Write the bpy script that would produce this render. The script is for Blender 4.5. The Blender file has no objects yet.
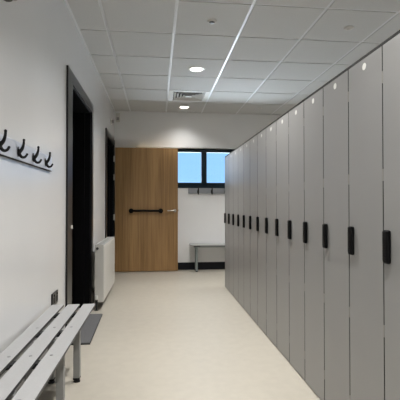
import bpy, bmesh, math, random
from mathutils import Vector, Matrix
random.seed(4)
S = bpy.context.scene
COL = S.collection

# ---------------------------------------------------------------- camera
EYE = 1.12
cam = bpy.data.cameras.new('camera')
cam.sensor_fit = 'HORIZONTAL'; cam.sensor_width = 36; cam.lens = 36.0
cam.clip_start = 0.02
co = bpy.data.objects.new('camera', cam); COL.objects.link(co)
co.location = (0, 0, EYE)
co.rotation_euler = (math.pi/2 + math.atan(6/400), 0, -math.atan(43/400))
S.camera = co

# ---------------------------------------------------------------- daylight and exposure
W = bpy.data.worlds.new('sky'); S.world = W; W.use_nodes = True
nt = W.node_tree; nt.nodes.clear()
o = nt.nodes.new('ShaderNodeOutputWorld'); bg = nt.nodes.new('ShaderNodeBackground')
tc = nt.nodes.new('ShaderNodeTexCoord'); sp = nt.nodes.new('ShaderNodeSeparateXYZ')
cr = nt.nodes.new('ShaderNodeValToRGB')
cr.color_ramp.elements[0].position = 0.0; cr.color_ramp.elements[0].color = (0.40, 0.74, 0.98, 1)
cr.color_ramp.elements[1].position = 0.25; cr.color_ramp.elements[1].color = (0.20, 0.42, 0.78, 1)
e_ = cr.color_ramp.elements.new(0.02); e_.color = (0.24, 0.465, 0.80, 1)
cr.color_ramp.elements[0].color = (10.5, 12, 13.5, 1)    # unseen lower half, added overbright to lift the ceiling by the window
nt.links.new(tc.outputs['Generated'], sp.inputs[0]); nt.links.new(sp.outputs['Z'], cr.inputs[0])
nt.links.new(cr.outputs[0], bg.inputs[0]); bg.inputs[1].default_value = 1.6
nt.links.new(bg.outputs[0], o.inputs[0])
SKY = bg
LAMP_W = 225.0
LAMP_COL = (1.0, 0.985, 0.95)
S.cycles.caustics_reflective = False
S.view_settings.view_transform = 'Standard'
S.view_settings.look = 'None'
S.view_settings.exposure = 0.09
S.view_settings.gamma = 1.0
S.view_settings.use_curve_mapping = False

# ---------------------------------------------------------------- materials
def mat(name, col, rough=0.5, metal=0.0, spec=0.5, noise=0.0, nscale=20.0, bump=0.0, stretch=(1,1,1), col2=None):
    m = bpy.data.materials.new(name); m.use_nodes = True
    t = m.node_tree; b = t.nodes['Principled BSDF']
    b.inputs['Base Color'].default_value = (*col, 1)
    b.inputs['Roughness'].default_value = rough
    b.inputs['Metallic'].default_value = metal
    b.inputs['Specular IOR Level'].default_value = spec
    if noise or bump:
        g = t.nodes.new('ShaderNodeTexCoord'); mp = t.nodes.new('ShaderNodeMapping')
        mp.inputs['Scale'].default_value = stretch
        n = t.nodes.new('ShaderNodeTexNoise'); n.inputs['Scale'].default_value = nscale
        n.inputs['Detail'].default_value = 5
        t.links.new(g.outputs['Object'], mp.inputs[0]); t.links.new(mp.outputs[0], n.inputs['Vector'])
        if noise:
            r = t.nodes.new('ShaderNodeValToRGB')
            r.color_ramp.elements[0].position = 0.3; r.color_ramp.elements[1].position = 0.7
            c2 = col2 or tuple(c*(1-noise) for c in col)
            r.color_ramp.elements[0].color = (*c2, 1); r.color_ramp.elements[1].color = (*col, 1)
            t.links.new(n.outputs['Fac'], r.inputs[0]); t.links.new(r.outputs[0], b.inputs['Base Color'])
        if bump:
            bp = t.nodes.new('ShaderNodeBump'); bp.inputs['Strength'].default_value = bump
            bp.inputs['Distance'].default_value = 0.002
            t.links.new(n.outputs['Fac'], bp.inputs['Height']); t.links.new(bp.outputs[0], b.inputs['Normal'])
    return m

M = {}
M['wall'] = mat('white_wall_paint', (0.70, 0.70, 0.705), 0.23, spec=0.75, noise=0.03, nscale=2.0, bump=0.04)
M['far'] = mat('white_far_wall_paint', (0.78, 0.78, 0.78), 0.6, noise=0.03, nscale=2.0)
M['tile'] = mat('ceiling_tile', (0.60, 0.60, 0.59), 0.9, noise=0.05, nscale=90, bump=0.12)
M['grid'] = mat('ceiling_grid_metal', (0.68, 0.69, 0.70), 0.33, spec=0.7)
M['floor'] = mat('cream_vinyl', (0.475, 0.44, 0.378), 0.38, noise=0.07, nscale=14, bump=0.03)
M['black'] = mat('black_satin_paint', (0.0025, 0.0025, 0.0035), 0.45, spec=0.15)
M['frame'] = mat('dark_door_frame_paint', (0.008, 0.008, 0.009), 0.28, spec=0.4)
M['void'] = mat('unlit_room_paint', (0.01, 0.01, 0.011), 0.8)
M['skirt'] = mat('black_skirting', (0.004, 0.005, 0.009), 0.5, spec=0.25)
M['winframe'] = mat('navy_grey_aluminium', (0.011, 0.021, 0.031), 0.5, spec=0.2)
M['locker'] = mat('grey_laminate', (0.262, 0.260, 0.257), 0.34, noise=0.05, nscale=3, bump=0.03)
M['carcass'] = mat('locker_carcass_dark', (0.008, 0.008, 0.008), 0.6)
M['disc'] = mat('pale_disc', (0.85, 0.85, 0.82), 0.25)
M['plastic'] = mat('black_plastic', (0.003, 0.003, 0.0035), 0.45, spec=0.1)
M['cast'] = mat('black_cast_iron', (0.004, 0.004, 0.005), 0.35, spec=0.3)
M['board'] = mat('blue_grey_board', (0.54, 0.57, 0.64), 0.35)
M['slat'] = mat('pale_grey_laminate', (0.40, 0.40, 0.405), 0.45, noise=0.06, nscale=150, bump=0.05)
M['slatedge'] = mat('dark_laminate_core', (0.05, 0.05, 0.05), 0.5)
M['leg'] = mat('grey_powder_coat', (0.25, 0.25, 0.245), 0.45)
M['farleg'] = mat('grey_green_powder_coat', (0.22, 0.25, 0.245), 0.45)
M['screw'] = mat('screw_steel', (0.25, 0.25, 0.25), 0.35, 0.8)
M['steel'] = mat('satin_steel', (0.42, 0.40, 0.36), 0.3, 1.0)
M['hinge'] = mat('hinge_steel', (0.30, 0.29, 0.27), 0.5, 0.3)
M['rad'] = mat('radiator_enamel', (0.62, 0.61, 0.58), 0.35)
M['radslot'] = mat('radiator_grille', (0.42, 0.42, 0.41), 0.5)
M['valve'] = mat('white_valve', (0.7, 0.69, 0.66), 0.4)
M['mat'] = mat('dark_grey_carpet', (0.15, 0.15, 0.155), 0.95, noise=0.4, nscale=220, bump=0.6)
M['matedge'] = mat('black_rubber', (0.008, 0.008, 0.009), 0.7)
M['socket'] = mat('dark_metal_plate', (0.035, 0.035, 0.036), 0.3, 0.4)
M['white'] = mat('white_plastic', (0.62, 0.61, 0.58), 0.4)
M['greyfit'] = mat('grey_plastic', (0.30, 0.30, 0.29), 0.45)
M['darkfit'] = mat('dark_grey_plastic', (0.05, 0.048, 0.043), 0.55)
M['sensor'] = mat('sensor_lens', (0.03, 0.03, 0.03), 0.3)
M['vent'] = mat('vent_metal', (0.60, 0.59, 0.56), 0.4)
M['ventdark'] = mat('vent_duct_dark', (0.02, 0.02, 0.02), 0.8)

def oak():
    m = bpy.data.materials.new('oak_veneer'); m.use_nodes = True
    t = m.node_tree; b = t.nodes['Principled BSDF']; b.inputs['Roughness'].default_value = 0.42
    g = t.nodes.new('ShaderNodeTexCoord')
    def nz(scale, st, det):
        mp = t.nodes.new('ShaderNodeMapping'); mp.inputs['Scale'].default_value = st
        n = t.nodes.new('ShaderNodeTexNoise'); n.inputs['Scale'].default_value = scale; n.inputs['Detail'].default_value = det
        t.links.new(g.outputs['Object'], mp.inputs[0]); t.links.new(mp.outputs[0], n.inputs['Vector']); return n
    a = nz(5.0, (1, 1, 0.07), 6); c = nz(45.0, (1, 1, 0.03), 3)
    mx = t.nodes.new('ShaderNodeMix'); mx.data_type = 'FLOAT'; mx.inputs[0].default_value = 0.4
    t.links.new(a.outputs['Fac'], mx.inputs[2]); t.links.new(c.outputs['Fac'], mx.inputs[3])
    r = t.nodes.new('ShaderNodeValToRGB'); e = r.color_ramp.elements
    e[0].position = 0.36; e[0].color = (0.20, 0.106, 0.037, 1)
    e[1].position = 0.66; e[1].color = (0.42, 0.248, 0.100, 1)
    t.links.new(mx.outputs[0], r.inputs[0]); t.links.new(r.outputs[0], b.inputs['Base Color'])
    return m
M['oak'] = oak()

def emis(name, col, s):
    m = bpy.data.materials.new(name); m.use_nodes = True; t = m.node_tree
    b = t.nodes['Principled BSDF']; b.inputs['Base Color'].default_value = (*col, 1)
    b.inputs['Emission Color'].default_value = (*col, 1); b.inputs['Emission Strength'].default_value = s
    return m
M['lit'] = emis('lit_diffuser', (1, 0.97, 0.9), 3.0)

def glass():
    m = bpy.data.materials.new('window_glass'); m.use_nodes = True; t = m.node_tree; t.nodes.clear()
    o = t.nodes.new('ShaderNodeOutputMaterial'); mx = t.nodes.new('ShaderNodeMixShader')
    tr = t.nodes.new('ShaderNodeBsdfTransparent'); gl = t.nodes.new('ShaderNodeBsdfGlossy')
    tr.inputs[0].default_value = (0.97, 0.98, 0.98, 1); gl.inputs['Roughness'].default_value = 0.03
    fr = t.nodes.new('ShaderNodeFresnel'); fr.inputs[0].default_value = 1.45
    t.links.new(fr.outputs[0], mx.inputs[0]); t.links.new(tr.outputs[0], mx.inputs[1]); t.links.new(gl.outputs[0], mx.inputs[2])
    t.links.new(mx.outputs[0], o.inputs[0]); return m
M['glass'] = glass()

# ---------------------------------------------------------------- mesh helpers
def box(bm, x0, x1, y0, y1, z0, z1, bev=0.0, seg=2):
    r = bmesh.ops.create_cube(bm, size=1)
    vs = r['verts']
    for v in vs:
        v.co = Vector(((x0+x1)/2 + v.co.x*(x1-x0), (y0+y1)/2 + v.co.y*(y1-y0), (z0+z1)/2 + v.co.z*(z1-z0)))
    if bev > 0:
        es = list({e for v in vs for e in v.link_edges})
        bmesh.ops.bevel(bm, geom=es, offset=bev, segments=seg, profile=0.5, affect='EDGES')

def cyl(bm, p, ax, r, h, n=24, r2=None, bev=0.0):
    """cylinder from p along ax ('x','y','z' or a vector) of length h"""
    d = {'x': Vector((1,0,0)), 'y': Vector((0,1,0)), 'z': Vector((0,0,1))}[ax] if isinstance(ax, str) else Vector(ax).normalized()
    q = Vector((0,0,1)).rotation_difference(d).to_matrix().to_4x4()
    mtx = Matrix.Translation(Vector(p) + d*h/2) @ q
    r_ = bmesh.ops.create_cone(bm, cap_ends=True, segments=n, radius1=r, radius2=r if r2 is None else r2, depth=h, matrix=mtx)
    if bev > 0:
        fs = {f for v in r_['verts'] for f in v.link_faces if len(f.verts) > 4}
        es = list({e for f in fs for e in f.edges})
        bmesh.ops.bevel(bm, geom=es, offset=bev, segments=2, profile=0.5, affect='EDGES')

def tube(bm, pts, rad, n=10, sub=6):
    """smooth swept tube through pts with radii rad, round ends"""
    P = [Vector(p) for p in pts]; R = list(rad)
    Q = []; RR = []
    for i in range(len(P)-1):
        p0 = P[max(i-1,0)]; p1 = P[i]; p2 = P[i+1]; p3 = P[min(i+2,len(P)-1)]
        for k in range(sub):
            t = k/sub
            Q.append(0.5*((2*p1)+(p2-p0)*t+(2*p0-5*p1+4*p2-p3)*t*t+(3*p1-p0-3*p2+p3)*t**3))
            RR.append(R[i]*(1-t)+R[i+1]*t)
    Q.append(P[-1]); RR.append(R[-1])
    T = [(Q[min(i+1,len(Q)-1)]-Q[max(i-1,0)]).normalized() for i in range(len(Q))]
    up = Vector((0,0,1)) if abs(T[0].z) < 0.9 else Vector((0,1,0))
    a = T[0].cross(up).normalized(); rings = []
    seq = [(Q[0]-T[0]*RR[0]*0.7, RR[0]*0.6, T[0])] + list(zip(Q, RR, T)) + [(Q[-1]+T[-1]*RR[-1]*0.7, RR[-1]*0.6, T[-1])]
    for q, r, t in seq:
        a = (a - t*a.dot(t)).normalized(); b = t.cross(a)
        rings.append([bm.verts.new(q + (a*math.cos(2*math.pi*k/n)+b*math.sin(2*math.pi*k/n))*r) for k in range(n)])
    for i in range(len(rings)-1):
        for k in range(n):
            bm.faces.new((rings[i][k], rings[i][(k+1)%n], rings[i+1][(k+1)%n], rings[i+1][k]))
    bm.faces.new(rings[0][::-1]); bm.faces.new(rings[-1])

def lathe(bm, prof, c, n=40):
    """prof list of (r,z), closed; around vertical axis at c"""
    rings = []
    for r, z in prof:
        if r < 1e-6: rings.append([bm.verts.new((c[0], c[1], c[2]+z))])
        else: rings.append([bm.verts.new((c[0]+r*math.cos(2*math.pi*k/n), c[1]+r*math.sin(2*math.pi*k/n), c[2]+z)) for k in range(n)])
    for A, B in zip(rings, rings[1:]):
        for k in range(n):
            f = [A[k%len(A)], A[(k+1)%len(A)], B[(k+1)%len(B)], B[k%len(B)]]
            f2 = []
            for v in f:
                if v not in f2: f2.append(v)
            if len(f2) > 2:
                try: bm.faces.new(f2)
                except ValueError: pass

def obj(name, bm, m, parent=None, smooth=True, kind=None, label=None, origin=None):
    bmesh.ops.recalc_face_normals(bm, faces=bm.faces)
    me = bpy.data.meshes.new(name)
    if origin is not None:
        bmesh.ops.translate(bm, verts=bm.verts, vec=-Vector(origin))
    bm.to_mesh(me); bm.free()
    me.materials.append(M[m])
    ob = bpy.data.objects.new(name, me); COL.objects.link(ob)
    if origin is not None: ob.location = origin
    if parent: ob.parent = parent
    if smooth:
        for p in me.polygons: p.use_smooth = True
        me.set_sharp_from_angle(angle=math.radians(50))
        w_ = ob.modifiers.new('even_normals', 'WEIGHTED_NORMAL'); w_.keep_sharp = True; w_.weight = 90
    if kind: ob['kind'] = kind
    if label: ob['label'] = label
    return ob

def B(*boxes, bev=0.0):
    bm = bmesh.new()
    for b in boxes: box(bm, *b, bev=bev)
    return bm

def thing(name, label, cat, loc=(0,0,0), group=None):
    e = bpy.data.objects.new(name, None); COL.objects.link(e)
    e.empty_display_size = 0.1; e.location = loc
    e['label'] = label; e['category'] = cat
    if group: e['group'] = group
    return e
def tag(o_, label, cat, group=None):
    o_['label'] = label; o_['category'] = cat
    if group: o_['group'] = group
    return o_

# ---------------------------------------------------------------- the room
XL, XR, YF, YB, ZC = -0.738, 3.25, 7.03, -1.6, 2.765
obj('floor', B((XL-1.6, XR+0.15, YB-0.15, YF+0.5, -0.1, 0)), 'floor', smooth=False, kind='structure')
# door openings in the left wall: (near edge, far edge, head height)
D1 = (3.53, 4.56, 2.172); D2 = (5.93, 6.90, 2.155)
WT = 0.16
bm = bmesh.new()
ZT = ZC+0.1
for (a, b, z0) in ((YB, D1[0], 0), (D1[0], D1[1], D1[2]), (D1[1], D2[0], 0), (D2[0], D2[1], D2[2]), (D2[1], YF+0.3, 0)):
    box(bm, XL-WT, XL, a, b, z0, ZT)
obj('wall_left', bm, 'wall', smooth=False, kind='structure')
# window opening in the far wall
WX0, WX1, WZ0, WZ1 = -0.37, 2.02, 1.456, 2.155
bm = bmesh.new()
for (a, b, z0, z1) in ((XL, WX0, 0, ZT), (WX1, XR, 0, ZT), (WX0, WX1, 0, WZ0), (WX0, WX1, WZ1, ZT)):
    box(bm, a, b, YF, YF+0.3, z0, z1)
obj('wall_far', bm, 'far', smooth=False, kind='structure')
obj('wall_right', B((XR, XR+0.15, YB, YF+0.3, 0, ZT)), 'wall', smooth=False, kind='structure')
obj('wall_near', B((XL-WT, XR+0.15, YB-0.15, YB, 0, ZT)), 'wall', smooth=False, kind='structure')
# unlit rooms beyond the two doorways, darkness put into their wall colour
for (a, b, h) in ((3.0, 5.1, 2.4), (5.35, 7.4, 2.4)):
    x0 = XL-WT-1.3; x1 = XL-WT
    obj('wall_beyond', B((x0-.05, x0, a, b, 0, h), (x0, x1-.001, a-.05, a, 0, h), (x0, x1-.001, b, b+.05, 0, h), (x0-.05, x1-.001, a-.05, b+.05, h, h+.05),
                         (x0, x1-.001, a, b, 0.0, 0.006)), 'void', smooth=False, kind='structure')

# ceiling: tiles dropped just below a metal grid
GX = [-0.462, 0.158, 0.781, 1.405, 2.04, 2.66]
GY = [7.03-0.115-0.6225*k for k in range(14)]
GY = [6.92, 6.29, 5.665, 5.045] + [4.42-0.622*k for k in range(10)]
xs = [XL] + GX + [XR]; ys = sorted([YF] + [y for y in GY if y > YB+0.1] + [YB])
bm = bmesh.new(); g = 0.013
VX, VY = (GX[1], GX[2]), (5.665, 6.29)      # the tile the air vent replaces
for i in range(len(xs)-1):
    for j in range(len(ys)-1):
        a, b = xs[i]+(g if i else 0.014), xs[i+1]-(g if i < len(xs)-2 else 0.014)
        c, d = ys[j]+(g if j else 0.014), ys[j+1]-(g if j < len(ys)-2 else 0.014)
        if abs(xs[i]-VX[0]) < .01 and abs(ys[j]-VY[0]) < .01: continue
        box(bm, a, b, c, d, ZC, ZC+0.02, bev=0.002, seg=1)
cl = obj('ceiling', bm, 'tile', smooth=False, kind='structure')
bm = bmesh.new()
for x in GX: box(bm, x-0.016, x+0.016, YB, YF, ZC+0.006, ZC+0.012)
for y in GY:
    if y > YB+0.1: box(bm, XL, XR, y-0.016, y+0.016, ZC+0.007, ZC+0.013)
box(bm, XL, XL+0.020, YB, YF, ZC-0.001, ZC+0.012)
obj('ceiling_grid', bm, 'grid', parent=cl, smooth=False, label='pale metal grid strips between the ceiling tiles')
obj('ceiling_deck', B((XL, XR, YB, YF, ZC+0.075, ZC+0.095)), 'void', parent=cl, smooth=False)

# skirting
bm = bmesh.new(); box(bm, XL+0.012, XR, YF-0.014, YF-0.0005, 0, 0.13, bev=0.002)
obj('baseboard_far', bm, 'skirt', kind='structure')
bm = bmesh.new()
for a, b in ((YB, D1[0]-0.20), (D1[1]+0.115, D2[0]-0.115)): box(bm, XL+0.0005, XL+0.012, a, b, 0, 0.13, bev=0.002)
obj('baseboard_left', bm, 'skirt', kind='structure')

# window
wf = bmesh.new(); fy0, fy1 = YF+0.10, YF+0.165; fw = 0.070
box(wf, WX0, WX1, fy0, fy1, WZ0, WZ0+fw+0.012, bev=0.004); box(wf, WX0, WX1, fy0, fy1, WZ1-fw, WZ1, bev=0.004)
box(wf, WX0, WX0+fw, fy0, fy1, WZ0+fw, WZ1-fw, bev=0.004); box(wf, WX1-fw, WX1, fy0, fy1, WZ0+fw, WZ1-fw, bev=0.004)
MX = 0.84
box(wf, MX-0.047, MX+0.047, fy0-0.01, fy1, WZ0+fw-.005, WZ1-fw+.005, bev=0.004)
win = obj('window_1', wf, 'winframe', kind='structure')
for a, b in ((WX0+fw-.01, MX-0.04), (MX+0.04, WX1-fw+.01)):
    obj('window_pane', B((a, b, YF+0.125, YF+0.135, WZ0+fw-.005, WZ1-fw+.01)), 'glass', parent=win, smooth=False)
# dark sill strip along the lower front edge of the opening
obj('window_sill', B((WX0, WX1, YF-0.006, YF+0.10, WZ0-0.02, WZ0+0.006), bev=0.003), 'winframe', parent=win)
obj('window_head_lining', B((WX0, WX1, YF+0.0, YF+0.10, WZ1-0.006, WZ1)), 'white', parent=win, smooth=False)

# doorway 1 (near, black frame, dark room beyond)
def doorway(name, y0, y1, zt, aw, thick=0.016, near=None):
    """architrave around the opening on the room side + black jamb linings through the wall"""
    bm = bmesh.new()
    x0, x1 = XL+0.0005, XL+thick
    box(bm, x0, x1, y0-(near or aw), y0+0.004, 0, zt+aw, bev=0.002)
    box(bm, x0, x1, y1-0.004, y1+aw, 0, zt+aw, bev=0.002)
    box(bm, x0, x1, y0+0.004, y1-0.004, zt-0.004, zt+aw, bev=0.002)
    d = obj(name, bm, 'frame', kind='structure')
    bm = bmesh.new()
    box(bm, XL-WT-0.01, XL, y0, y0+0.02, 0, zt); box(bm, XL-WT-0.01, XL, y1-0.02, y1, 0, zt); box(bm, XL-WT-0.01, XL, y0+.02, y1-.02, zt-0.02, zt)
    box(bm, XL-0.10, XL-0.06, y1-0.035, y1-0.02, 0, zt-.02)
    obj('jamb_lining', bm, 'black', parent=d, smooth=False)
    return d
d1 = doorway('door_1', D1[0], D1[1], D1[2], 0.10, near=0.18)
bm = bmesh.new(); box(bm, XL+0.0165, XL+0.0195, D1[0]-0.045, D1[0]+0.003, 0.925, 0.955, bev=0.001)
obj('strike_plate', bm, 'valve', parent=d1, label='small bright metal strike plate on the black frame')
d2 = doorway('door_2', D2[0], D2[1], D2[2], 0.09)

# ---------------------------------------------------------------- oak door leaf, standing open
dl = thing('wooden_door', 'oak veneer door standing wide open against the far wall, black pull bar across it', 'door', (-0.705, 6.87, 0.0))
OX, OY = -0.705, 6.87
bm = bmesh.new(); box(bm, -0.705-OX, 0.357-OX, 0.0, 0.046, 0.012, 2.112, bev=0.002)
obj('door_leaf', bm, 'oak', parent=dl)
bm = bmesh.new()
hb = obj
px0, px1, pz = -0.435, 0.065, 1.038
bm = bmesh.new()
for x in (px0, px1):
    cyl(bm, (x-OX, -0.0005, pz), (0,-1,0), 0.040, 0.012, 28, bev=0.003)
    tube(bm, [(x-OX, -0.008, pz), (x-OX, -0.062, pz)], [0.019, 0.019], 14)
tube(bm, [(px0-OX, -0.062, pz), (px1-OX, -0.062, pz)], [0.019, 0.019], 16)
obj('pull_bar', bm, 'plastic', parent=dl, label='black tubular horizontal pull bar')
bm = bmesh.new()
hx = 0.305-OX
cyl(bm, (hx, -0.0005, 1.040), (0,-1,0), 0.026, 0.010, 28, bev=0.002)
tube(bm, [(hx, -0.008, 1.04), (hx, -0.045, 1.04), (hx-0.03, -0.055, 1.04), (hx-0.125, -0.055, 1.04)], [0.010,0.010,0.010,0.009], 12)
obj('lever_handle', bm, 'steel', parent=dl, label='satin steel lever handle with round rose')
bm = bmesh.new(); box(bm, 0.357-OX, 0.359-OX, 0.012, 0.034, 0.94, 1.14); box(bm, 0.358-OX, 0.368-OX, 0.016, 0.030, 1.03, 1.06, bev=0.002)
obj('latch', bm, 'steel', parent=dl)
for hz in (1.92, 1.605, 0.93, 0.25):
    bm = bmesh.new()
    box(bm, -0.028, 0.0, 0.002, 0.006, hz-0.05, hz+0.05, bev=0.001)
    cyl(bm, (-0.008, -0.004, hz-0.05), 'z', 0.0075, 0.10, 14, bev=0.001)
    obj('hinge', bm, 'valve', parent=dl, label='pale metal hinge')

# ---------------------------------------------------------------- lockers
LX = 0.938; LW = 0.30; Y0 = 1.577; DEP = 0.48; LH = 1.806
def locker_parts():
    root = thing('locker', '', 'locker', (LX, 0, 0), 'grey lockers along the right side')
    # local frame: x from 0 (door face) to DEP, y from -LW (near) to 0 (far)
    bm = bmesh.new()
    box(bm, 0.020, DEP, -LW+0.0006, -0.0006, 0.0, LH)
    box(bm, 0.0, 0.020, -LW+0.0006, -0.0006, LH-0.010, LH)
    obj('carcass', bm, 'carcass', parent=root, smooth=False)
    bm = bmesh.new(); box(bm, 0.0, 0.018, -LW+0.0032, -0.0032, 0.006, LH-0.013, bev=0.0008)
    door = obj('door', bm, 'locker', parent=root)
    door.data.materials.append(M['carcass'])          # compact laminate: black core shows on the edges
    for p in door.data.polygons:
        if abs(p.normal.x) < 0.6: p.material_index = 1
    # lock handle: rounded body with a ribbed outer edge
    bm = bmesh.new()
    box(bm, -0.019, -0.0003, -0.060, -0.018, 0.885, 1.022, bev=0.009, seg=4)
    for k in range(11):
        z = 0.9+k*0.0108
        box(bm, -0.0198, -0.011, -0.048, -0.0215, z, z+0.006, bev=0.0012, seg=1)
    obj('lock_handle', bm, 'plastic', parent=door, label='black ribbed lock handle')
    bm = bmesh.new()
    cyl(bm, (-0.0003, -0.155, 1.755), (-1,0,0), 0.0160, 0.0016, 28, bev=0.0008)
    obj('number_disc', bm, 'disc', parent=door, label='small pale round disc near the top of the door')
    for z in (0.17, 0.60, 1.25, 1.66):
        bm = bmesh.new(); cyl(bm, (0.0015, -LW+0.0022, z-0.025), 'z', 0.0032, 0.05, 10)
        obj('hinge', bm, 'hinge', parent=door)
    return root
def copy_tree(o_, parent=None):
    c = o_.copy(); COL.objects.link(c)
    if parent: c.parent = parent
    for ch in list(o_.children): copy_tree(ch, c)
    return c
proto = locker_parts()
ordn = ['nearest', 'second', 'third', 'fourth', 'fifth', 'sixth', 'seventh', 'eighth', 'ninth', 'tenth', 'eleventh', 'twelfth', 'thirteenth']
for k in range(-2, 14):
    r = proto if k == -2 else copy_tree(proto)
    r.location = (LX, Y0+LW*k, 0)
    if k < 0: lab = 'tall grey locker with black lock, beyond the right edge of the photo'
    elif k == 0: lab = 'nearest tall grey locker, cut by the right edge of the photo'
    elif k == 13: lab = 'last tall grey locker, at the window end of the row'
    elif k == 12: lab = 'tall grey locker beside the last one at the window end of the row'
    elif k == 11: lab = 'tall grey locker, third from the window end of the row'
    elif k == 10: lab = 'tall grey locker, fourth from the window end of the row'
    elif k == 9: lab = 'tall grey locker, fifth from the window end of the row'
    else: lab = 'tall grey locker with black lock, %s of the row from the right photo edge' % ordn[k]
    r['label'] = lab
YE = Y0+LW*13
# end panel closing the row
tag(obj('end_panel', B((LX+0.001, LX+DEP, YE+0.0005, YE+0.018, 0, LH), bev=0.001), 'locker'), 'grey end panel closing the locker row towards the window', 'panel')

# ---------------------------------------------------------------- slatted bench, left
bt = 0.437
sx = ((-0.720, -0.640), (-0.614, -0.532), (-0.510, -0.427))
scx = (-0.666, -0.572, -0.480)
bench = thing('slatted_bench', 'long bench of three pale grey slats on grey metal legs along left wall', 'bench', (-0.58, 1.7, 0))
BX, BY = -0.58, 1.7
ye, ys_ = 2.873, 0.55
brY = [2.335-0.43*k for k in range(5)]
for (a, b), cx in zip(sx, scx):
    bm = bmesh.new(); box(bm, a-BX, b-BX, ys_-BY, ye-BY, bt-0.014, bt, bev=0.0015)
    sl = obj('slat', bm, 'slat', parent=bench)
    sl.data.materials.append(M['slatedge'])
    for p in sl.data.polygons:
        if abs(p.normal.z) < 0.5: p.material_index = 1
    for y in brY:
        bm = bmesh.new(); cyl(bm, (cx-BX, y-BY, bt-0.002), 'z', 0.0075, 0.0035, 18, bev=0.001)
        obj('screw', bm, 'screw', parent=sl)
for y in brY + [2.71]:
    bm = bmesh.new(); box(bm, -0.705-BX, -0.445-BX, y-0.09-BY, y-0.045-BY, bt-0.026, bt-0.0145, bev=0.002)
    box(bm, -0.632-BX, -0.6145-BX, y-0.09-BY, y-0.045-BY, bt-0.0145, bt-0.003); box(bm, -0.527-BX, -0.5105-BX, y-0.09-BY, y-0.045-BY, bt-0.0145, bt-0.003)
    obj('slat_bracket', bm, 'matedge', parent=bench, label='black bracket under the slats')
bm = bmesh.new()
for x in (-0.507, -0.665):
    box(bm, x-0.019-BX, x+0.019-BX, ys_+0.05-BY, 2.66-BY, bt-0.066, bt-0.0262, bev=0.002)
for y in (2.64, 2.20, 1.6, 1.1):
    box(bm, -0.646-BX, -0.534-BX, y-0.019-BY, y+0.019-BY, bt-0.064, bt-0.028, bev=0.002)
obj('seat_rail', bm, 'leg', parent=bench)
for y in (2.64, 2.20, 1.10):
    for x in (-0.507, -0.665):
        bm = bmesh.new(); box(bm, x-0.0195-BX, x+0.0195-BX, y-0.0195-BY, y+0.0195-BY, 0.028, bt-0.03, bev=0.002)
        lg = obj('leg', bm, 'leg', parent=bench)
        bm = bmesh.new(); box(bm, x-0.0205-BX, x+0.0205-BX, y-0.0205-BY, y+0.0205-BY, 0.018, 0.029, bev=0.002)
        cyl(bm, (x-BX, y-BY, 0.0), 'z', 0.021, 0.008, 18, bev=0.001); cyl(bm, (x-BX, y-BY, 0.007), 'z', 0.007, 0.013, 10)
        obj('foot', bm, 'matedge', parent=lg, label='black levelling foot')

# ---------------------------------------------------------------- bench, far wall
fb = thing('wall_bench', 'low pale bench under the window with grey metal legs', 'bench', (1.2, 6.85, 0))
FX, FY = 1.2, 6.85
for a, b in ((6.70, 6.80), (6.812, 6.908), (6.92, 7.012)):
    bm = bmesh.new(); box(bm, 0.562-FX, 2.0-FX, a-FY, b-FY, 0.450, 0.468, bev=0.002)
    obj('slat', bm, 'slat', parent=fb)
bm = bmesh.new()
for y in (6.76, 6.955): box(bm, 0.62-FX, 1.95-FX, y-0.017-FY, y+0.017-FY, 0.418, 0.4497, bev=0.002)
obj('seat_rail', bm, 'farleg', parent=fb)
for x in (0.675, 1.25, 1.85):
    for y in (6.80, 6.955):
        bm = bmesh.new(); box(bm, x-0.017-FX, x+0.017-FX, y-0.017-FY, y+0.017-FY, 0.014, 0.43, bev=0.002)
        lg = obj('leg', bm, 'farleg', parent=fb)
        bm = bmesh.new(); cyl(bm, (x-FX, y-FY, 0), 'z', 0.02, 0.015, 16, bev=0.001); obj('foot', bm, 'matedge', parent=lg)
for x in (0.675, 1.25, 1.85):
    bm = bmesh.new(); box(bm, x-0.05-FX, x+0.05-FX, 6.72-FY, 6.995-FY, 0.436, 0.4498, bev=0.002); obj('slat_bracket', bm, 'matedge', parent=fb)

# ---------------------------------------------------------------- coat hook rails
def hook_mesh(s=1.0, out=(1,0,0)):
    """double hook; origin on the board, d outwards"""
    d = Vector(out); bm = bmesh.new()
    P = lambda a, z: (d.x*a*s, d.y*a*s, z*s)
    side = Vector((-d.y, d.x, 0))
    c = bmesh.ops.create_uvsphere(bm, u_segments=16, v_segments=10, radius=1)
    for v in c['verts']:
        l = v.co.copy(); v.co = side*(l.x*0.013*s) + d*(0.0035 + l.y*0.0035)*s + Vector((0,0,(l.z*0.030-0.002)*s))
    tube(bm, [P(0.004,-0.012), P(0.013,0.000), P(0.025,0.016), P(0.032,0.040), P(0.034,0.060)], [0.0095*s,0.0105*s,0.009*s,0.007*s,0.0062*s], 10)
    c = bmesh.ops.create_uvsphere(bm, u_segments=12, v_segments=8, radius=0.0078*s)
    for v in c['verts']: v.co += Vector(P(0.034,0.064))
    tube(bm, [P(0.006,0.005), P(0.012,-0.018), P(0.024,-0.032), P(0.040,-0.031), P(0.050,-0.018)], [0.010*s,0.009*s,0.008*s,0.007*s,0.0062*s], 10)
    c = bmesh.ops.create_uvsphere(bm, u_segments=12, v_segments=8, radius=0.0068*s)
    for v in c['verts']: v.co += Vector(P(0.051,-0.016))
    return bm
cr_ = thing('coat_rack', 'pale blue-grey board with black double hooks on the left wall above the bench', 'coat rack', (XL, 2.2, 1.41))
bm = bmesh.new(); box(bm, 0.0005, 0.017, 1.25-2.2, 2.855-2.2, -0.048, 0.046, bev=0.0015)
obj('board', bm, 'board', parent=cr_)
bm = bmesh.new(); box(bm, 0.0005, 0.014, 1.252-2.2, 2.853-2.2, -0.052, -0.0482)  # black strip stands in for the shade below the board
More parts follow.
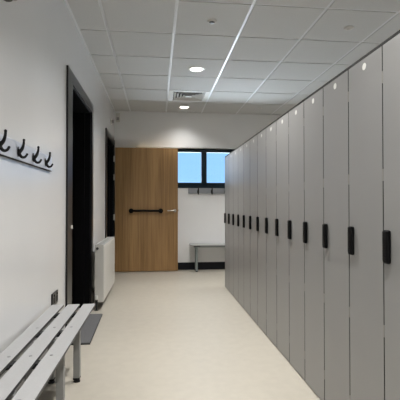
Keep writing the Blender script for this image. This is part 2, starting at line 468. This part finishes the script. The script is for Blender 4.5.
obj('board_shade', bm, 'matedge', parent=cr_, smooth=False, label='thin black strip, painted shade under the board')
h0 = None
for y in (1.40, 1.655, 1.91, 2.165, 2.42, 2.675):
    if h0 is None: h0 = obj('hook', hook_mesh(0.93), 'cast', parent=cr_); h = h0
    else: h = h0.copy(); COL.objects.link(h)
    h.location = (0.017, y-2.2, -0.006)
cf = thing('coat_rack', 'small grey hook board on the far wall just under the window', 'coat rack', (1.1, YF, 1.39))
bm = bmesh.new(); box(bm, 0.545-1.1, 1.85-1.1, -0.018, -0.0005, -0.052, 0.046, bev=0.0015)
M['farboard'] = mat('grey_board', (0.26, 0.27, 0.29), 0.4)
obj('board', bm, 'farboard', parent=cf)
h0 = None
for x in (0.722, 0.965, 1.21, 1.455, 1.70):
    if h0 is None: h0 = obj('hook', hook_mesh(1.35, (0,-1,0)), 'cast', parent=cf); h = h0
    else: h = h0.copy(); COL.objects.link(h)
    h.location = (x-1.1, -0.018, -0.014)

# ---------------------------------------------------------------- radiator
rx0, rx1, ry0, ry1, rz0, rz1 = -0.668, -0.574, 4.43, 5.56, 0.080, 0.700
rd = thing('radiator', 'white panel radiator on the left wall between the two black doorways', 'radiator', (-0.63, 5.0, 0))
RX, RY = -0.63, 5.0
L = lambda a, b, c, d, e, f: (a-RX, b-RX, c-RY, d-RY, e, f)
bm = bmesh.new()
box(bm, *L(rx1-0.012, rx1, ry0+0.003, ry1-0.003, rz0, rz1-0.004), bev=0.004)
for k in range(1, 4):     # shallow raised panels between pressed seams
    pass
n = 4; w = (ry1-ry0-0.03)/n
for k in range(n):
    box(bm, *L(rx1-0.004, rx1+0.0035, ry0+0.017+w*k, ry0+0.013+w*(k+1), rz0+0.02, rz1-0.025), bev=0.003)
obj('front_panel', bm, 'rad', parent=rd)
bm = bmesh.new(); box(bm, *L(rx0, rx0+0.012, ry0+0.003, ry1-0.003, rz0, rz1-0.004), bev=0.004)
obj('back_panel', bm, 'rad', parent=rd)
bm = bmesh.new()
for k in range(40):
    y = ry0+0.03+k*(ry1-ry0-0.06)/40
    box(bm, *L(rx0+0.012, rx1-0.012, y, y+0.002, rz0+0.03, rz1-0.03))
obj('convector_fins', bm, 'radslot', parent=rd, smooth=False)
for y0_, y1_ in ((ry0, ry0+0.004), (ry1-0.004, ry1)):
    bm = bmesh.new(); box(bm, *L(rx0, rx1, y0_, y1_, rz0, rz1), bev=0.0015)
    obj('side_panel', bm, 'rad', parent=rd)
bm = bmesh.new()
box(bm, *L(rx0, rx0+0.02, ry0+0.004, ry1-0.004, rz1-0.006, rz1)); box(bm, *L(rx1-0.02, rx1, ry0+0.004, ry1-0.004, rz1-0.006, rz1))
for k in range(46):
    y = ry0+0.01+k*(ry1-ry0-0.02)/46
    box(bm, *L(rx0+0.02, rx1-0.02, y, y+0.012, rz1-0.005, rz1-0.001))
obj('top_grille', bm, 'radslot', parent=rd, smooth=False)
bm = bmesh.new(); cyl(bm, (-0.640-RX, ry0-RY-0.0002, rz1-0.04), (0,-1,0), 0.014, 0.010, 18, bev=0.002)
cyl(bm, (-0.640-RX, ry0-RY-0.01, rz1-0.04), (0,-1,0), 0.008, 0.006, 6)
obj('air_plug', bm, 'sensor', parent=rd, label='dark round plug near the top corner')
bm = bmesh.new()
vx, vy = -0.645-RX, ry0-0.028-RY
tube(bm, [(vx, vy+0.027, rz0+0.045), (vx, vy, rz0+0.045)], [0.010, 0.010], 14)
cyl(bm, (vx, vy, rz0+0.035), 'z', 0.017, 0.042, 20, bev=0.003)
obj('valve', bm, 'valve', parent=rd, label='white plastic valve cap')
bm = bmesh.new(); cyl(bm, (vx, vy, 0.0), 'z', 0.008, rz0+0.036, 14); cyl(bm, (vx, vy, 0.0), 'z', 0.022, 0.006, 20, bev=0.002)
cyl(bm, (vx, vy, rz0-0.005), 'z', 0.015, 0.04, 6)
obj('pipe', bm, 'matedge', parent=rd, label='dark pipe down to the floor')
for y in (ry0+0.2, ry1-0.2):
    bm = bmesh.new(); box(bm, *L(XL+0.0005, rx0, y-0.02, y+0.02, 0.2, 0.6), bev=0.002)
    obj('wall_bracket', bm, 'rad', parent=rd)

# ---------------------------------------------------------------- door mat
mt = thing('door_mat', 'dark grey mat on the floor before the near black doorway', 'mat', (-0.64, 3.78, 0))
def quad_slab(pts, z0, z1, bev=0.0):
    bm = bmesh.new(); lo = [bm.verts.new((x, y, z0)) for x, y in pts]; hi = [bm.verts.new((x, y, z1)) for x, y in pts]
    n = len(pts); bm.faces.new(lo[::-1]); bm.faces.new(hi)
    for i in range(n): bm.faces.new((lo[i], lo[(i+1)%n], hi[(i+1)%n], hi[i]))
    if bev: bmesh.ops.bevel(bm, geom=bm.edges[:], offset=bev, segments=1, affect='EDGES')
    return bm
obj('mat_backing', quad_slab([(-0.075,-0.455),(0.104,-0.455),(0.085,0.435),(-0.075,0.435)], 0.0005, 0.008), 'matedge', parent=mt, smooth=False, label='black rubber edge')
obj('mat_pile', quad_slab([(-0.073,-0.447),(0.099,-0.447),(0.080,0.430),(-0.073,0.430)], 0.008, 0.014), 'mat', parent=mt, smooth=False)

# ---------------------------------------------------------------- ceiling fittings
def ceiling_light(x, y, label, group='round recessed ceiling lights', watts=None, cone=134):
    t = thing('ceiling_light', label, 'ceiling light', (x, y, ZC), group)
    bm = bmesh.new(); lathe(bm, [(0.074,-0.001),(0.077,-0.006),(0.098,-0.005),(0.103,0.0),(0.074,-0.0005)], (0,0,0), 48)
    obj('trim_ring', bm, 'white', parent=t)
    bm = bmesh.new(); lathe(bm, [(0.0,-0.003),(0.0755,-0.003),(0.0755,-0.0005),(0,-0.0005)], (0,0,0), 48)
    obj('diffuser', bm, 'lit', parent=t, label='glowing white diffuser')
    l = bpy.data.lights.new('lamp', 'SPOT'); l.shadow_soft_size = 0.05; l.energy = watts or LAMP_W
    l.color = LAMP_COL; l.spot_size = math.radians(cone); l.spot_blend = 1.0
    lo = bpy.data.objects.new('lamp', l); COL.objects.link(lo); lo.parent = t; lo.location = (0, 0, -0.012)
    return t
ceiling_light(0.469, 4.76, 'glowing round ceiling light on the near side of the air vent')
ceiling_light(0.448, 6.62, 'glowing round ceiling light next to the far wall, beyond the air vent', watts=LAMP_W*0.2, cone=125)
for y in (2.9, 1.05, -0.8): ceiling_light(0.469, y, 'unseen round ceiling light overhead, above the top edge of the photo')  # row continued out of view; the last two are added fill
for y in (5.6, 2.9, 0.2): ceiling_light(2.37, y, 'added round fill light behind the lockers, hidden by them')  # unseen lamps added to brighten the ceiling over the lockers

# air vent: square four-way diffuser
vt = thing('air_vent', 'square white louvred air vent between the two glowing ceiling lights', 'vent', ((VX[0]+VX[1])/2, (VY[0]+VY[1])/2, ZC))
def ring(bm, r0, z0, r1, z1, t=0.002):
    """square louvre frustum between half sizes r0 (outer) and r1"""
    for sgn in (0, 1, 2, 3):
        c, s = [(1,0),(0,1),(-1,0),(0,-1)][sgn]
        rot = lambda a, b, z: (a*c-b*s, a*s+b*c, z)
        v = [rot(r0,-r0,z0), rot(r0,r0,z0), rot(r1,r1,z1), rot(r1,-r1,z1)]
        vs = [bm.verts.new(p) for p in v]; vt_ = [bm.verts.new((p[0], p[1], p[2]+t)) for p in v]
        bm.faces.new(vs); bm.faces.new(vt_[::-1])
        for i in range(4): bm.faces.new((vs[i], vs[(i+1)%4], vt_[(i+1)%4], vt_[i]))
bm = bmesh.new(); ring(bm, 0.298, 0.0, 0.225, 0.0, 0.004)
obj('face_frame', bm, 'vent', parent=vt, smooth=False)
bm = bmesh.new()
for r in (0.222, 0.178, 0.134, 0.090): ring(bm, r, -0.004, r-0.034, 0.026, 0.0015)
box(bm, -0.045, 0.045, -0.045, 0.045, -0.004, 0.0)
obj('louvre', bm, 'vent', parent=vt, smooth=False)
obj('duct', B((-0.228, 0.228, -0.228, 0.228, 0.05, 0.06), (-0.232, -0.226, -0.23, 0.23, 0.0, 0.06), (0.226, 0.232, -0.23, 0.23, 0.0, 0.06), (-0.23, 0.23, -0.232, -0.226, 0.0, 0.06), (-0.23, 0.23, 0.226, 0.232, 0.0, 0.06)), 'ventdark', parent=vt, smooth=False)

def puck(x, y, r, label, name, cat, dark=False, hole=0.5):
    t = thing(name, label, cat, (x, y, ZC))
    bm = bmesh.new(); lathe(bm, [(0,-0.012),(r*hole,-0.012),(r*0.8,-0.011),(r*0.96,-0.006),(r,-0.0003),(0,-0.0003)], (0,0,0), 36)
    obj('housing', bm, 'white', parent=t)
    bm = bmesh.new(); lathe(bm, [(0,-0.021 if not dark else -0.018),(r*hole*0.6,-0.019),(r*hole,-0.0125),(0,-0.0125)], (0,0,0), 28)
    obj('lens', bm, 'sensor' if dark else 'vent', parent=t)
puck(0.484, 3.50, 0.042, 'small round white ceiling sensor with a dark centre, nearest above the aisle', 'motion_sensor', 'sensor', True, 0.62)
puck(1.757, 3.50, 0.045, 'small plain white round detector on the ceiling above the near lockers', 'smoke_detector', 'detector')
puck(1.717, 6.545, 0.045, 'tiny white round detector on the ceiling near the far wall, above the lockers', 'smoke_detector', 'detector')

# ---------------------------------------------------------------- wall fittings
sk = thing('wall_socket', 'dark metal double socket low on the left wall just past the bench end', 'socket', (XL, 2.99, 0.455))
bm = bmesh.new(); box(bm, 0.0005, 0.012, -0.078, 0.078, -0.046, 0.046, bev=0.003); obj('face_plate', bm, 'socket', parent=sk)
for y in (-0.04, 0.04):
    bm = bmesh.new(); box(bm, 0.0121, 0.0128, y-0.022, y+0.022, -0.030, 0.014, bev=0.0002, seg=1); obj('socket_insert', bm, 'plastic', parent=sk)
    bm = bmesh.new(); box(bm, 0.0121, 0.016, y-0.008, y+0.008, 0.020, 0.036, bev=0.001); obj('switch', bm, 'plastic', parent=sk)
al = thing('alarm_sensor', 'small pale box high in the corner where left wall meets far wall', 'sensor', (-0.672, YF, 2.65))
bm = bmesh.new(); box(bm, -0.036, 0.036, -0.045, -0.0005, -0.075, 0.075, bev=0.008, seg=3); obj('housing', bm, 'white', parent=al)
bm = bmesh.new(); box(bm, -0.022, 0.022, -0.049, -0.044, -0.05, 0.0, bev=0.002); obj('lens', bm, 'greyfit', parent=al)
an = thing('wall_sensor', 'small grey knob fitting on left wall above the far black doorway', 'sensor', (XL, 6.50, 2.47))
bm = bmesh.new(); cyl(bm, (0.0005, 0, 0), 'x', 0.045, 0.018, 24, bev=0.004); obj('base', bm, 'white', parent=an)
bm = bmesh.new(); cyl(bm, (0.018, 0, 0), 'x', 0.032, 0.035, 24, r2=0.02, bev=0.004); obj('knob', bm, 'greyfit', parent=an)
sp_ = thing('wall_fitting', 'dark rounded fitting high on the left wall at the photo corner', 'wall fitting', (XL, 1.975, 2.175))
bm = bmesh.new(); box(bm, 0.0005, 0.05, -0.075, 0.035, -0.075, 0.06, bev=0.02, seg=4); obj('body', bm, 'darkfit', parent=sp_)
bm = bmesh.new(); tube(bm, [(0.004, 0.03, 0.0), (0.02, 0.10, 0.0), (0.02, 0.125, 0.0)], [0.014, 0.014, 0.017], 14); obj('arm', bm, 'greyfit', parent=sp_)
